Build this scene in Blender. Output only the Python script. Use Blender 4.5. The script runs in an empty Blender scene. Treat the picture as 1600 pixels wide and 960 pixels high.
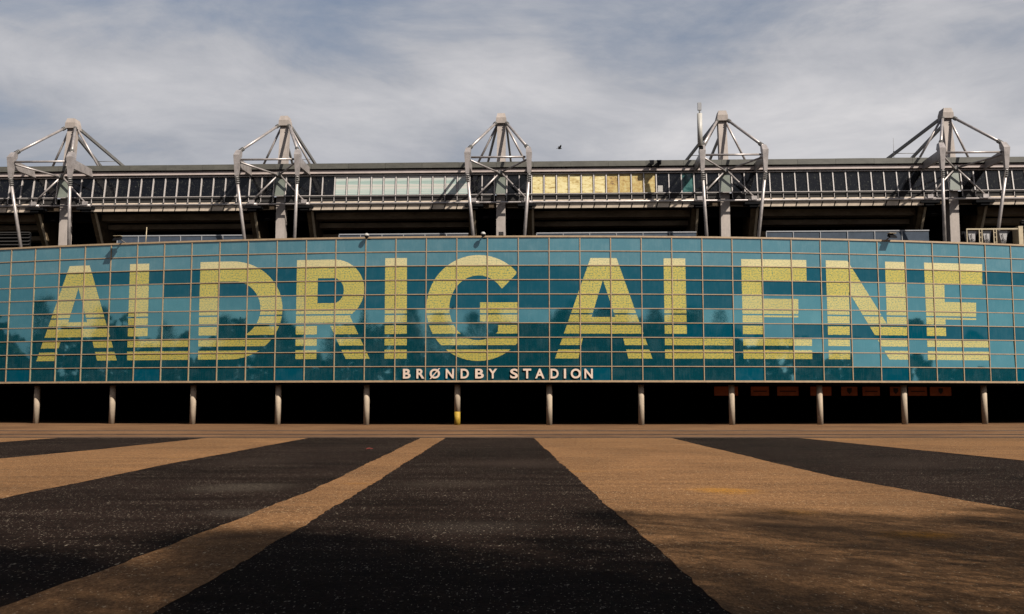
import bpy, bmesh, math, random
from mathutils import Vector, Matrix, Euler
from mathutils.geometry import tessellate_polygon
rad = math.radians
random.seed(7)
sc = bpy.context.scene
COL = sc.collection

# ------------------------------------------------------------------ camera
cam_d = bpy.data.cameras.new('camera'); cam = bpy.data.objects.new('camera', cam_d); COL.objects.link(cam)
cam_d.sensor_width = 36.0; cam_d.lens = 36.0 * 1541.12 / 1600.0
cam_d.clip_end = 3000; cam_d.clip_start = 0.1
cam.location = (0, 0, 1.7); cam.rotation_euler = (rad(90) + 0.0944, 0, 0)
sc.camera = cam

# ------------------------------------------------------------------ light
SUN_EL, SUN_AZ = rad(41.5), rad(42)          # azimuth to the right of straight behind the camera
sunvec = Vector((math.sin(SUN_AZ) * math.cos(SUN_EL), -math.cos(SUN_AZ) * math.cos(SUN_EL), math.sin(SUN_EL)))
sd = bpy.data.lights.new('sun', 'SUN'); sd.energy = 5.0; sd.angle = rad(0.7); sd.color = (1.0, 0.93, 0.84)
so = bpy.data.objects.new('sun', sd); COL.objects.link(so)
so.rotation_euler = sunvec.to_track_quat('Z', 'Y').to_euler(); so.location = (30, -40, 60)

world = bpy.data.worlds.new('World'); sc.world = world; world.use_nodes = True
nt = world.node_tree; nt.nodes.clear()
def wn(t, **k):
    n = nt.nodes.new(t)
    for a, b in k.items(): setattr(n, a, b)
    return n
wl = nt.links.new
sky = wn('ShaderNodeTexSky', sky_type='NISHITA', sun_disc=False, sun_elevation=SUN_EL, sun_rotation=math.pi - SUN_AZ)
sky.air_density = 1.0; sky.dust_density = 1.5
bg1 = wn('ShaderNodeBackground'); bg1.inputs[1].default_value = 0.05
wl(sky.outputs[0], bg1.inputs[0])
tc = wn('ShaderNodeTexCoord')
sep = wn('ShaderNodeSeparateXYZ'); wl(tc.outputs['Generated'], sep.inputs[0])
def wmath(op, a, b=None, c=None):
    n = wn('ShaderNodeMath', operation=op)
    for i, v in enumerate((a, b, c)):
        if v is None: continue
        if isinstance(v, (int, float)): n.inputs[i].default_value = v
        else: wl(v, n.inputs[i])
    return n.outputs[0]
def cloud_noise(scale, detail, rough, dist, loc, rot, sca):
    m = wn('ShaderNodeMapping'); m.inputs[1].default_value = loc; m.inputs[2].default_value = (0, rot, 0); m.inputs[3].default_value = sca
    wl(tc.outputs['Generated'], m.inputs[0])
    n = wn('ShaderNodeTexNoise'); n.inputs['Scale'].default_value = scale; n.inputs['Detail'].default_value = detail
    n.inputs['Roughness'].default_value = rough; n.inputs['Distortion'].default_value = dist
    wl(m.outputs[0], n.inputs[0]); return n.outputs[0]
n1 = cloud_noise(2.3, 5, 0.52, 0.25, (3.1, 1.9, 0.4), rad(24), (0.8, 1.0, 1.9))
n2 = cloud_noise(6.5, 8, 0.62, 0.5, (1.0, 5.0, 2.0), rad(30), (0.55, 1.0, 1.7))
n3 = cloud_noise(17.0, 7, 0.65, 0.4, (2.0, 1.0, 7.0), rad(33), (0.5, 1.0, 1.9))
mixn = wmath('ADD', wmath('ADD', wmath('MULTIPLY', n1, 0.53), wmath('MULTIPLY', n2, 0.35)), wmath('MULTIPLY', n3, 0.12))
ramp = wn('ShaderNodeValToRGB'); wl(mixn, ramp.inputs[0])
ramp.color_ramp.elements[0].position = 0.42; ramp.color_ramp.elements[0].color = (0.46, 0.46, 0.46, 1)
ramp.color_ramp.elements[1].position = 0.60; ramp.color_ramp.elements[1].color = (1, 1, 1, 1)
# thin cloud, thicker towards the horizon and thinning out overhead
veil = wmath('MULTIPLY', wmath('SUBTRACT', 0.42, sep.outputs[2]), 1.55)
mask = wmath('MINIMUM', wmath('MAXIMUM', wmath('ADD', ramp.outputs[0], veil), 0.0), 0.96)
cr = wn('ShaderNodeValToRGB'); wl(mixn, cr.inputs[0])
cr.color_ramp.elements[0].position = 0.40; cr.color_ramp.elements[0].color = (0.122, 0.136, 0.165, 1)
cr.color_ramp.elements[1].position = 0.70; cr.color_ramp.elements[1].color = (0.365, 0.355, 0.358, 1)
bg2 = wn('ShaderNodeBackground'); wl(cr.outputs[0], bg2.inputs[0]); 
# cloud is brighter towards the sun (forward scattering)
dotn = wn('ShaderNodeVectorMath', operation='DOT_PRODUCT'); wl(tc.outputs['Generated'], dotn.inputs[0]); dotn.inputs[1].default_value = sunvec
wl(wmath('ADD', 0.92, wmath('MULTIPLY', wmath('POWER', wmath('MAXIMUM', dotn.outputs['Value'], 0.0), 2.5), 0.9)), bg2.inputs[1])
mx = wn('ShaderNodeMixShader'); wl(mask, mx.inputs[0]); wl(bg1.outputs[0], mx.inputs[1]); wl(bg2.outputs[0], mx.inputs[2])
wo = wn('ShaderNodeOutputWorld'); wl(mx.outputs[0], wo.inputs[0])

sc.view_settings.view_transform = 'Standard'; sc.view_settings.look = 'None'
sc.view_settings.exposure = 1.1; sc.view_settings.gamma = 1.0; sc.view_settings.use_curve_mapping = False

# ------------------------------------------------------------------ materials
K = 0.49                                        # paint and stone are this much darker than first mixed
def k_(c, k=K): return tuple(x * k for x in c)
class NT:
    def __init__(s, name):
        s.m = bpy.data.materials.new(name); s.m.use_nodes = True; s.t = s.m.node_tree; s.t.nodes.clear()
        s.out = s.n('ShaderNodeOutputMaterial')
    def n(s, t, **k):
        q = s.t.nodes.new(t)
        for a, b in k.items(): setattr(q, a, b)
        return q
    def l(s, a, b): s.t.links.new(a, b)
    def setv(s, sock, v):
        if hasattr(v, 'links'): s.l(v, sock)
        elif isinstance(v, (tuple, list)) and len(v) == 3 and sock.type == 'RGBA': sock.default_value = (*v, 1)
        else: sock.default_value = v
    def math(s, op, a, b=None, clamp=False):
        q = s.n('ShaderNodeMath', operation=op, use_clamp=clamp); s.setv(q.inputs[0], a)
        if b is not None: s.setv(q.inputs[1], b)
        return q.outputs[0]
    def coord(s, kind='Object', scale=(1, 1, 1), rnd=False):
        c = s.n('ShaderNodeTexCoord').outputs[kind]
        m = s.n('ShaderNodeMapping'); s.l(c, m.inputs[0]); m.inputs[3].default_value = scale
        if rnd:
            oi = s.n('ShaderNodeObjectInfo'); cb = s.n('ShaderNodeCombineXYZ')
            for i in range(3): s.l(s.math('MULTIPLY', oi.outputs['Random'], 37.0 + 11 * i), cb.inputs[i])
            s.l(cb.outputs[0], m.inputs[1])
        return m.outputs[0]
    def noise(s, vec, scale, detail=4, rough=.55, dist=0):
        q = s.n('ShaderNodeTexNoise'); s.l(vec, q.inputs[0]); q.inputs['Scale'].default_value = scale
        q.inputs['Detail'].default_value = detail; q.inputs['Roughness'].default_value = rough; q.inputs['Distortion'].default_value = dist
        return q.outputs[0]
    def ramp(s, fac, *stops):
        q = s.n('ShaderNodeValToRGB'); s.l(fac, q.inputs[0]); e = q.color_ramp.elements
        while len(e) < len(stops): e.new(0.5)
        for i, (p, c) in enumerate(stops):
            e[i].position = p; e[i].color = (*c, 1) if isinstance(c, (tuple, list)) else (c, c, c, 1)
        return q.outputs[0]
    def mix(s, fac, a, b, mode='MIX'):
        q = s.n('ShaderNodeMix', data_type='RGBA', blend_type=mode)
        s.setv(q.inputs[0], fac); s.setv(q.inputs[6], a); s.setv(q.inputs[7], b); return q.outputs[2]
    def bump(s, h, strength=.3, dist=.02):
        q = s.n('ShaderNodeBump'); s.l(h, q.inputs['Height']); q.inputs['Strength'].default_value = strength; q.inputs['Distance'].default_value = dist
        return q.outputs[0]
    def pbr(s, col, rough=.7, spec=.4, metal=0, normal=None):
        q = s.n('ShaderNodeBsdfPrincipled'); s.setv(q.inputs['Base Color'], col); s.setv(q.inputs['Roughness'], rough)
        s.setv(q.inputs['Specular IOR Level'], spec); q.inputs['Metallic'].default_value = metal
        if normal is not None: s.l(normal, q.inputs['Normal'])
        s.l(q.outputs[0], s.out.inputs[0]); return q

def simple(name, c, rough=.7, var=.25, scale=2.5, spec=.35, bump=.15, metal=0, kind='Object', stretch=(1, 1, 1), rnd=True):
    c = k_(c); t = NT(name); v = t.coord(kind, stretch, rnd)
    a = t.noise(v, scale, 6, .65); b = t.noise(v, scale * 9, 4, .6)
    f = t.math('ADD', t.math('MULTIPLY', a, .7), t.math('MULTIPLY', b, .3))
    lo = tuple(x * (1 - var) for x in c); hi = tuple(min(1, x * (1 + var * .7)) for x in c)
    col = t.ramp(f, (.36, lo), (.62, hi))
    t.pbr(col, rough, spec, metal, t.bump(f, bump, .01)); return t.m

M = {}
M['concrete_pale'] = simple('painted_concrete', (.42, .36, .32), .75, .22, 1.2, stretch=(1, 1, .35))
M['steel'] = simple('painted_steel', (.46, .41, .385), .40, .3, 2.0, spec=.5, metal=.35)
M['mast_glass'] = simple('greenish_glass_cover', (.19, .21, .175), .25, .15, .8, spec=.5, bump=0)
M['steel_grey'] = simple('grey_steel', (.19, .18, .165), .55, .22, 2.0)
M['zinc'] = simple('zinc_flashing', (.105, .100, .082), .55, .3, 2.0, stretch=(.4, 1, 1))
M['band'] = simple('eave_paint', (.52, .43, .39), .6, .15, 1.5)
M['ledge'] = simple('ledge_concrete', (.66, .54, .42), .85, .2, 1.5)
M['dark_concrete'] = simple('dark_concrete', (.085, .062, .042), .95, .35, .8, spec=.05, stretch=(.6, 1, 1.5))
M['step'] = simple('step_concrete', (.26, .19, .125), .95, .4, .8, spec=.05, stretch=(.6, 1, 1.5))
M['raker'] = simple('raker_concrete', (.11, .075, .042), .9, .5, 2.2, spec=.1)
M['raker_lit_edge'] = simple('raker_sunlit_edge', (.42, .33, .22), .9, .25, 2)  # paler tone paints the sunlit corner of the rakers
M['sill'] = simple('sill_panel', (.035, .032, .03), .8, .25, 2, spec=.15)
M['window_frame'] = simple('window_frame_paint', (.54, .49, .46), .5, .15, 4)
M['black'] = simple('black_metal', (.008, .008, .009), .8, .2, 4, spec=.06)
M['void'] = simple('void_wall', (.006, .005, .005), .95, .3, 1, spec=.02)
M['alu'] = simple('bronze_aluminium', (.40, .28, .165), .42, .2, 3, spec=.5)
M['column'] = simple('column_concrete', (.46, .365, .265), .85, .28, 2.4, stretch=(1, 1, .5), bump=.4)
M['yellow_paint'] = simple('yellow_paint', (.42, .26, .02), .7, .35, 4)
M['white'] = simple('white_plastic', (.50, .475, .43), .5, .1, 5)
M['light_grey'] = simple('light_grey_plastic', (.33, .33, .34), .5, .1, 5)
M['slate_panel'] = simple('blue_grey_panel', (.060, .078, .105), .6, .2, 2, spec=.1)
M['roof'] = simple('roof_felt', (.16, .15, .14), .9, .25, 1)
M['cream'] = simple('cream_paint', (.52, .42, .27), .6, .15, 4)
M['coil'] = simple('cooling_fins', (.40, .38, .37), .6, .3, 6)
M['text'] = simple('sign_letter_paint', (.74, .56, .44), .55, .08, 5)
M['bird'] = simple('dark_feathers', (.02, .02, .022), .8, .3, 30)
M['red'] = simple('red_scrap_paint', (.30, .03, .02), .8, .2, 8)
M['banner'] = simple('faded_red_banner', (.38, .10, .028), .8, .3, 1.5)
M['banner_print'] = simple('banner_print', (.012, .01, .01), .8, .2, 3)
M['bark'] = simple('bark', (.055, .042, .034), .95, .4, 6)
M['twig'] = simple('twigs', (.045, .034, .026), .95, .3, 8)
M['wood_mass'] = simple('evergreen_leaves', (.018, .026, .012), .95, .5, .4, spec=.05)

def glass_mat(name, base, refl, tint, dirt):
    base = k_(base); t = NT(name); v = t.coord('Object', (1, 1, 1), True)
    oi = t.n('ShaderNodeObjectInfo')
    blot = t.noise(v, 1.1, 6, .62, .4)
    streak = t.noise(t.coord('Object', (5, 1, .5), True), 2.0, 5, .6)
    c = t.mix(t.math('MULTIPLY', oi.outputs['Random'], .5), base, tuple(x * .72 for x in base))
    dm = t.ramp(t.math('ADD', t.math('MULTIPLY', blot, .6), t.math('MULTIPLY', streak, .4)), (.46, 0.0), (.70, dirt))
    c = t.mix(dm, c, (.13, .19, .20))
    d = t.n('ShaderNodeBsdfDiffuse'); t.setv(d.inputs[0], c)
    wv = t.noise(t.coord('Object', (1, 1, 1), True), .55, 2, .4)
    bp = t.bump(wv, .06, .06)
    g = t.n('ShaderNodeBsdfGlossy'); g.inputs['Roughness'].default_value = .028; t.setv(g.inputs[0], tint); t.l(bp, g.inputs['Normal'])
    fr = t.n('ShaderNodeFresnel'); fr.inputs[0].default_value = 1.45
    fac = t.math('ADD', t.math('MULTIPLY', fr.outputs[0], .9), refl, True)
    mxs = t.n('ShaderNodeMixShader'); t.l(fac, mxs.inputs[0]); t.l(d.outputs[0], mxs.inputs[1]); t.l(g.outputs[0], mxs.inputs[2])
    t.l(mxs.outputs[0], t.out.inputs[0]); return t.m
M['spandrel'] = glass_mat('pale_teal_spandrel_glass', (.074, .195, .238), .08, (.62, .93, 1), .22)
M['mirror'] = glass_mat('teal_mirror_glass', (.004, .070, .095), .33, (.42, .88, .90), .12)
M['clear'] = glass_mat('deep_teal_glass', (.001, .070, .108), .015, (.6, .95, 1), .06)

def letter_mat(name, base, dots, refl, tint):
    """yellow film printed in rows of fine dashes, under the gloss of the glass"""
    base, dots = k_(base), k_(dots); t = NT(name); uv = t.n('ShaderNodeUVMap'); uv.uv_map = 'UVMap'
    m = t.n('ShaderNodeMapping'); t.l(uv.outputs[0], m.inputs[0]); m.inputs[3].default_value = (1, 1, 1)
    wob = t.noise(m.outputs[0], 1.6, 3, .5)
    sepx = t.n('ShaderNodeSeparateXYZ'); t.l(m.outputs[0], sepx.inputs[0])
    row = t.math('SINE', t.math('MULTIPLY', t.math('ADD', sepx.outputs[1], t.math('MULTIPLY', wob, .05)), 2 * math.pi / .115))
    m2 = t.n('ShaderNodeMapping'); t.l(uv.outputs[0], m2.inputs[0]); m2.inputs[3].default_value = (9.0, 13, 1)
    dash = t.noise(m2.outputs[0], 1.0, 3, .75)
    f = t.math('ADD', t.math('MULTIPLY', row, .045), dash)
    k = t.ramp(f, (.41, dots), (.46, tuple((a * .35 + b * .65) for a, b in zip(dots, base))), (.52, base))
    pat = t.noise(m.outputs[0], .35, 3, .5)
    k = t.mix(t.ramp(pat, (.35, 0.0), (.7, .30)), k, tuple(x * .62 for x in base))
    d = t.n('ShaderNodeBsdfDiffuse'); t.setv(d.inputs[0], k)
    g = t.n('ShaderNodeBsdfGlossy'); g.inputs['Roughness'].default_value = .04; t.setv(g.inputs[0], tint)
    fr = t.n('ShaderNodeFresnel'); fr.inputs[0].default_value = 1.45
    fac = t.math('ADD', t.math('MULTIPLY', fr.outputs[0], .8), refl, True)
    mxs = t.n('ShaderNodeMixShader'); t.l(fac, mxs.inputs[0]); t.l(d.outputs[0], mxs.inputs[1]); t.l(g.outputs[0], mxs.inputs[2])
    t.l(mxs.outputs[0], t.out.inputs[0]); return t.m
M['letter_spandrel'] = letter_mat('yellow_film_on_spandrel', (.74, .63, .31), (.40, .42, .23), .07, (.95, 1, .9))
M['letter_mirror'] = letter_mat('yellow_film_on_mirror', (.62, .50, .11), (.15, .24, .12), .18, (.95, 1, .85))
M['letter_clear'] = letter_mat('yellow_film_on_clear', (.58, .475, .11), (.13, .23, .13), .0, (1, 1, 1))

def pane_mat(name, kind):
    t = NT(name); v = t.coord('Object', (1, 1, 1), True)
    if kind == 'dark':
        sp = t.noise(t.coord('Object', (3, 3, 2), True), 2.6, 7, .75)
        c = t.ramp(sp, (.54, (.003, .003, .004)), (.64, (.02, .021, .017)), (.74, (.13, .13, .11)))
        t.pbr(c, .08, .25)
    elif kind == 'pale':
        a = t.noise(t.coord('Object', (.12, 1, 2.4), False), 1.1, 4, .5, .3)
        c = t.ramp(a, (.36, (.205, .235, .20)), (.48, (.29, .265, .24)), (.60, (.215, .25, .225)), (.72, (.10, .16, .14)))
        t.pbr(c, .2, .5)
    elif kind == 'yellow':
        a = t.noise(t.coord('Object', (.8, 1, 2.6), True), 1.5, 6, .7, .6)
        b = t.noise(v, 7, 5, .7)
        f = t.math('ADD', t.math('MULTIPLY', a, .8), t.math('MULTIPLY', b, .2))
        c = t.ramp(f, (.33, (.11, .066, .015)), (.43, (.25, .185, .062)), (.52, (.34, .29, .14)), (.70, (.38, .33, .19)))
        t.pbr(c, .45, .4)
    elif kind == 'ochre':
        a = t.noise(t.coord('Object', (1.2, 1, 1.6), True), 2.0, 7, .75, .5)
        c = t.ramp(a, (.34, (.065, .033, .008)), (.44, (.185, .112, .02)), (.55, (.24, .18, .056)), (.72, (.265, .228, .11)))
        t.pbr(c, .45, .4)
    elif kind == 'green':
        a = t.noise(v, 2, 4, .6)
        c = t.ramp(a, (.4, (.01, .036, .036)), (.6, (.036, .086, .08)))
        t.pbr(c, .12, .5)
    return t.m
for k in ('dark', 'pale', 'yellow', 'ochre', 'green'): M['pane_' + k] = pane_mat('window_' + k, k)

def ground_mat(name, base, spot, patch, chips, spec, lo, hi, stain=None, marks=()):
    """rolled asphalt: stone grain at several sizes, pale chips, worn patches and drag marks"""
    t = NT(name); v = t.coord('Object')
    big = t.noise(v, .17, 5, .62, .5); med = t.noise(t.coord('Object', (.4, 1.3, 1)), .9, 7, .7)
    drag = t.noise(t.coord('Object', (.06, 1.6, 1)), 1.3, 6, .7)
    grain = t.noise(t.coord('Object', (1, .5, 1)), 26, 4, .85); g2 = t.noise(t.coord('Object', (1, .6, 1)), 8, 6, .8)
    f = t.math('ADD', t.math('ADD', t.math('MULTIPLY', big, .4), t.math('MULTIPLY', med, .35)), t.math('MULTIPLY', drag, .25))
    c = t.mix(t.ramp(f, (.42, 0.0), (.60, .95)), base, patch)
    gg = t.math('ADD', t.math('MULTIPLY', grain, .6), t.math('MULTIPLY', g2, .4))
    c = t.mix(1.0, c, t.ramp(gg, (.38, lo), (.50, (lo + hi) * .45), (.60, hi)), 'MULTIPLY')
    fl = t.noise(t.coord('Object', (1, .42, 1)), 34, 2, .5); fl2 = t.noise(t.coord('Object', (1, .4, 1)), 13, 3, .7)
    where = t.math('MULTIPLY', t.math('SUBTRACT', t.math('ADD', t.math('MULTIPLY', med, .6), t.math('MULTIPLY', drag, .4)), .5), .30)
    a1 = t.ramp(t.math('ADD', fl, where), (chips, 0.0), (chips + .035, 1.0)); a2 = t.ramp(t.math('ADD', fl2, where), (chips + .005, 0.0), (chips + .03, .8))
    c = t.mix(t.math('MULTIPLY', t.math('MAXIMUM', a1, a2), .85), c, spot)
    if stain is not None:
        sn = t.noise(t.coord('Object', (.5, 1, 1)), .33, 4, .55, .3)
        c = t.mix(t.ramp(sn, (.66, 0.0), (.74, .6)), c, stain)
    for mx_, my_, rx, ry, mc, amt in marks:
        sx = t.n('ShaderNodeSeparateXYZ'); t.l(v, sx.inputs[0])
        dx = t.math('DIVIDE', t.math('SUBTRACT', sx.outputs[0], mx_), rx); dy = t.math('DIVIDE', t.math('SUBTRACT', sx.outputs[1], my_), ry)
        dd = t.math('SQRT', t.math('ADD', t.math('MULTIPLY', dx, dx), t.math('MULTIPLY', dy, dy)))
        k = t.math('ADD', dd, t.math('MULTIPLY', t.math('SUBTRACT', t.math('ADD', t.math('MULTIPLY', med, .5), t.math('MULTIPLY', g2, .5)), .5), 3.2))
        c = t.mix(t.math('MULTIPLY', t.math('MULTIPLY', t.ramp(k, (.30, 1.0), (1.25, 0.0)), t.ramp(gg, (.44, .12), (.56, 1.0))), amt), c, mc)
    t.pbr(c, .95, spec, 0, t.bump(gg, .8, .012)); return t.m
M['asphalt'] = ground_mat('dark_asphalt', (.0042, .0025, .0018), (.17, .14, .105), (.0105, .0064, .0048), .655, .02, .35, 2.2, None,
    [(-5.4, 19.6, 1.3, 1.4, (.05, .040, .030), .75), (-4.0, 15.2, .9, .8, (.045, .036, .028), .7), (-1.2, 20.5, 1.5, 1.2, (.04, .030, .022), .6), (.2, 27, 2.4, 2.0, (.03, .021, .016), .6), (-7.2, 28, 1.6, 2.4, (.03, .021, .016), .6), (10.5, 27, 2.2, 2.4, (.024, .017, .013), .6), (-.6, 13.5, 1.2, .8, (.035, .028, .022), .6)])
M['beige'] = ground_mat('beige_asphalt', (.148, .077, .034), (.32, .235, .145), (.078, .041, .019), .67, .03, .45, 1.5, (.17, .075, .013),
    [(4.0, 18.9, .75, .9, (.24, .105, .008), .8), (5.2, 12.7, .65, .5, (.20, .085, .006), .8), (4.35, 15.2, .5, .5, (.18, .08, .012), .5), (-3.4, 12.6, .4, .4, (.03, .016, .008), .7), (3.2, 14, 1.4, 1.2, (.05, .03, .018), .6), (6.2, 16.5, 1.5, 1.4, (.06, .036, .02), .5), (3.0, 10.2, 1.3, .9, (.045, .028, .018), .6)])
M['paving'] = ground_mat('brown_paving', (.128, .068, .033), (.17, .11, .065), (.062, .032, .017), .70, .04, .7, 1.25)
M['kerb'] = simple('kerb_stone', (.085, .05, .03), .9, .35, 2)
M['rust'] = simple('rust_stain', (.26, .11, .012), .9, .4, 3)
M['sand'] = simple('pale_sand', (.50, .38, .22), .9, .25, 2)

# ------------------------------------------------------------------ mesh helpers
def mk(name, bm, mat, parent=None, smooth=False):
    me = bpy.data.meshes.new(name); bm.normal_update(); bm.to_mesh(me); bm.free()
    for m in (mat if isinstance(mat, (list, tuple)) else [mat]): me.materials.append(m)
    if smooth:
        for p in me.polygons: p.use_smooth = True
    o = bpy.data.objects.new(name, me); COL.objects.link(o)
    if parent is not None: o.parent = parent
    return o
def inst(src, name, parent=None, loc=None, mat=None):
    o = bpy.data.objects.new(name, src.data if hasattr(src, 'data') else src); COL.objects.link(o)
    if parent is not None: o.parent = parent
    if loc is not None: o.location = loc
    return o
def empty(name, loc=(0, 0, 0), rz=0.0):
    o = bpy.data.objects.new(name, None); COL.objects.link(o); o.location = loc; o.rotation_euler = (0, 0, rz)
    o.empty_display_size = .5; return o
def tag(o, label=None, cat=None, group=None, kind=None):
    if label: o['label'] = label
    if cat: o['category'] = cat
    if group: o['group'] = group
    if kind: o['kind'] = kind
    return o
def box(bm, x0, x1, y0, y1, z0, z1, mat=0):
    vs = [bm.verts.new(p) for p in ((x0, y0, z0), (x1, y0, z0), (x1, y1, z0), (x0, y1, z0), (x0, y0, z1), (x1, y0, z1), (x1, y1, z1), (x0, y1, z1))]
    for f in ((0, 3, 2, 1), (4, 5, 6, 7), (0, 1, 5, 4), (1, 2, 6, 5), (2, 3, 7, 6), (3, 0, 4, 7)):
        bm.faces.new([vs[i] for i in f]).material_index = mat
def hexa(bm, lo, hi, mat=0):
    """lo, hi: four corner points each (counter-clockwise from above)"""
    a = [bm.verts.new(p) for p in lo]; b = [bm.verts.new(p) for p in hi]
    bm.faces.new(a[::-1]).material_index = mat; bm.faces.new(b).material_index = mat
    for i in range(4): bm.faces.new((a[i], a[(i + 1) % 4], b[(i + 1) % 4], b[i])).material_index = mat
def tube(bm, p, q, r0, r1=None, n=10, cap=True, mat=0):
    p, q = Vector(p), Vector(q); r1 = r0 if r1 is None else r1
    d = (q - p).normalized(); up = Vector((0, 0, 1)) if abs(d.z) < .95 else Vector((1, 0, 0))
    u = d.cross(up).normalized(); v = d.cross(u)
    A = [bm.verts.new(p + (u * math.cos(2 * math.pi * i / n) + v * math.sin(2 * math.pi * i / n)) * r0) for i in range(n)]
    B = [bm.verts.new(q + (u * math.cos(2 * math.pi * i / n) + v * math.sin(2 * math.pi * i / n)) * r1) for i in range(n)]
    for i in range(n):
        f = bm.faces.new((A[i], B[i], B[(i + 1) % n], A[(i + 1) % n])); f.smooth = True; f.material_index = mat
    if cap:
        bm.faces.new(A).material_index = mat; bm.faces.new(B[::-1]).material_index = mat
def bar(bm, p, q, w, h):
    """rectangular bar from p to q, w wide sideways, h high"""
    p, q = Vector(p), Vector(q); d = (q - p).normalized(); up = Vector((0, 0, 1)) if abs(d.z) < .95 else Vector((0, 1, 0))
    u = d.cross(up).normalized() * w / 2; v = u.cross(d).normalized() * h / 2
    hexa(bm, [p - u - v, p + u - v, p + u + v, p - u + v], [q - u - v, q + u - v, q + u + v, q - u + v])
def nb(): return bmesh.new()
def B(name, args, mat, parent=None):
    bm = nb(); box(bm, *args); return mk(name, bm, mat, parent)
def T(name, p, q, r, mat, parent=None, r1=None, n=10):
    bm = nb(); tube(bm, p, q, r, r1, n); return mk(name, bm, mat, parent)

# ------------------------------------------------------------------ ground
def sheet(name, pts, z, mat, thick=0.0, cuts=0):
    bm = nb(); vs = [bm.verts.new((x, y, z)) for x, y in pts]; f = bm.faces.new(vs)
    if f.calc_area() and f.normal.z < 0: f.normal_flip()
    bm.normal_update()
    if f.normal.z < 0: f.normal_flip()
    return tag(mk(name, bm, mat), kind='structure')
g = sheet('ground', [(-900, -900), (900, -900), (900, 900), (-900, 900)], 0, M['asphalt'])
def edge(*pts): return list(pts)
def wobble(pts, amp=.022, step=.28):
    """slightly uneven paint edge"""
    out = []
    for (x0, y0), (x1, y1) in zip(pts[:-1], pts[1:]):
        n = max(1, int(abs(y1 - y0) / step))
        for i in range(n):
            t = i / n; yy = y0 + (y1 - y0) * t; out.append((x0 + (x1 - x0) * t + random.uniform(-amp, amp) + .012 * math.sin(yy * 1.7 + x0) + .015 * math.sin(yy * .63), y0 + (y1 - y0) * t))
    out.append(pts[-1]); return out
Z0 = 45.4
stripes = [
    ([(-16.2, -40), (-15.6, 20), (-15.0, 29.2), (-14.36, 34.9), (-13.87, Z0)], [(-9.26, Z0), (-9.2, 26), (-9.0, 20.6), (-8.87, 17.3), (-8.6, -40)]),
    ([(-4.75, -40), (-4.2, 8), (-3.79, 18.5), (-4.15, Z0)], [(-3.03, Z0), (-2.84, 18.5), (-2.86, 8), (-2.9, -40)]),
    ([(1.95, -40), (1.76, 8), (1.57, 15.3), (.97, Z0)], [(7.2, Z0), (7.17, 22.4), (7.9, 15.6), (8.6, -40)]),
    ([(17.6, -40), (14.52, 28.3), (13.0, Z0)], [(25.5, Z0), (29, 20), (31, -40)]),
    ([(-29, -40), (-27.5, 20), (-25.5, Z0)], [(-20.6, Z0), (-21.4, 33), (-22.6, 20), (-23.2, -40)]),
]
for l, r in stripes:
    sheet('plaza_stripe', wobble(l) + wobble(r), .004, M['beige'])
sheet('forecourt_paving', [(-160, Z0), (160, Z0), (160, 110), (-160, 110)], .005, M['paving'])
bm = nb(); box(bm, -160, 160, 48.9, 49.15, -.05, .05); tag(mk('kerb', bm, M['kerb']), kind='structure')
bm = nb(); box(bm, -160, 160, 54.9, 55.3, -.05, .04); tag(mk('kerb', bm, M['kerb']), kind='structure')
bm = nb(); box(bm, -160, 160, Z0 - .15, Z0 + .15, -.05, .045); tag(mk('kerb', bm, M['kerb']), kind='structure')
def blot(name, cx, cy, rx, ry, mat, z, label=None, n=26):
    pts = []
    for i in range(n):
        a = 2 * math.pi * i / n; k = random.uniform(.55, 1.15); pts.append((cx + rx * k * math.cos(a), cy + ry * k * math.sin(a)))
    o = sheet(name, pts, z, mat); return o

# ------------------------------------------------------------------ curved glass building
CX, DN, R, PW, PH, HB = 3.0391, 67.8196, 152.595, 2.1366, -0.01701, 3.0305
TOPZ = HB + 10
C0, C1 = -13, 49                                 # first and last mullion index
def theta(c): return PH + (c - 18) * PW / R
def onarc(c, r=0.0):
    t = theta(c); return Vector((CX + (R + r) * math.sin(t), DN + R - (R + r) * math.cos(t), 0))
def frame(i, j):
    """matrix of glass panel in column i, row j (1 = top): x along, y out of the glass, z up"""
    a, b = onarc(i), onarc(i + 1); c = (a + b) / 2; u = (b - a).normalized(); n = Vector((u.y, -u.x, 0))
    m = Matrix(((u.x, n.x, 0, c.x), (u.y, n.y, 0, c.y), (0, 0, 1, TOPZ - j + .5), (0, 0, 0, 1)))
    return m
rt = random.Random(11)
def panel_kind(i, j):
    if j <= 2: return 'spandrel'
    if j == 3: return 'mirror' if i <= 1 else 'clear'
    if j == 4:
        if i <= 5 or i >= 29: return 'mirror'
        return 'clear'
    if j == 5:
        if i <= 10 or i >= 25: return 'mirror'
        return 'clear'
    if j == 7 and i >= 23 and i != 26: return 'clear'
    if j == 10: return 'clear' if (i * 7) % 5 == 0 else 'mirror'
    return 'mirror'
tilt = {}
def panel_tilt(i, j):
    if (i, j) in tilt: return tilt[(i, j)]
    up = rt.gauss(0, .17); side = rt.gauss(0, .22)
    if j in (3, 4, 5) : up += .5
    if j == 6: up += .15
    if j == 7:
        up += -.25
        if i == 26: up += 2.0
    if j in (8, 9) and i >= 29 - (j == 8) * 1: up += 1.6 if j == 8 else 1.75
    if j == 8 and i in (27,): up += 1.2
    tilt[(i, j)] = (rad(up), rad(side)); return tilt[(i, j)]
def panel_matrix(i, j):
    a, s = panel_tilt(i, j)
    return frame(i, j) @ Matrix.Rotation(a, 4, 'X') @ Matrix.Rotation(s, 4, 'Z')

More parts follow.
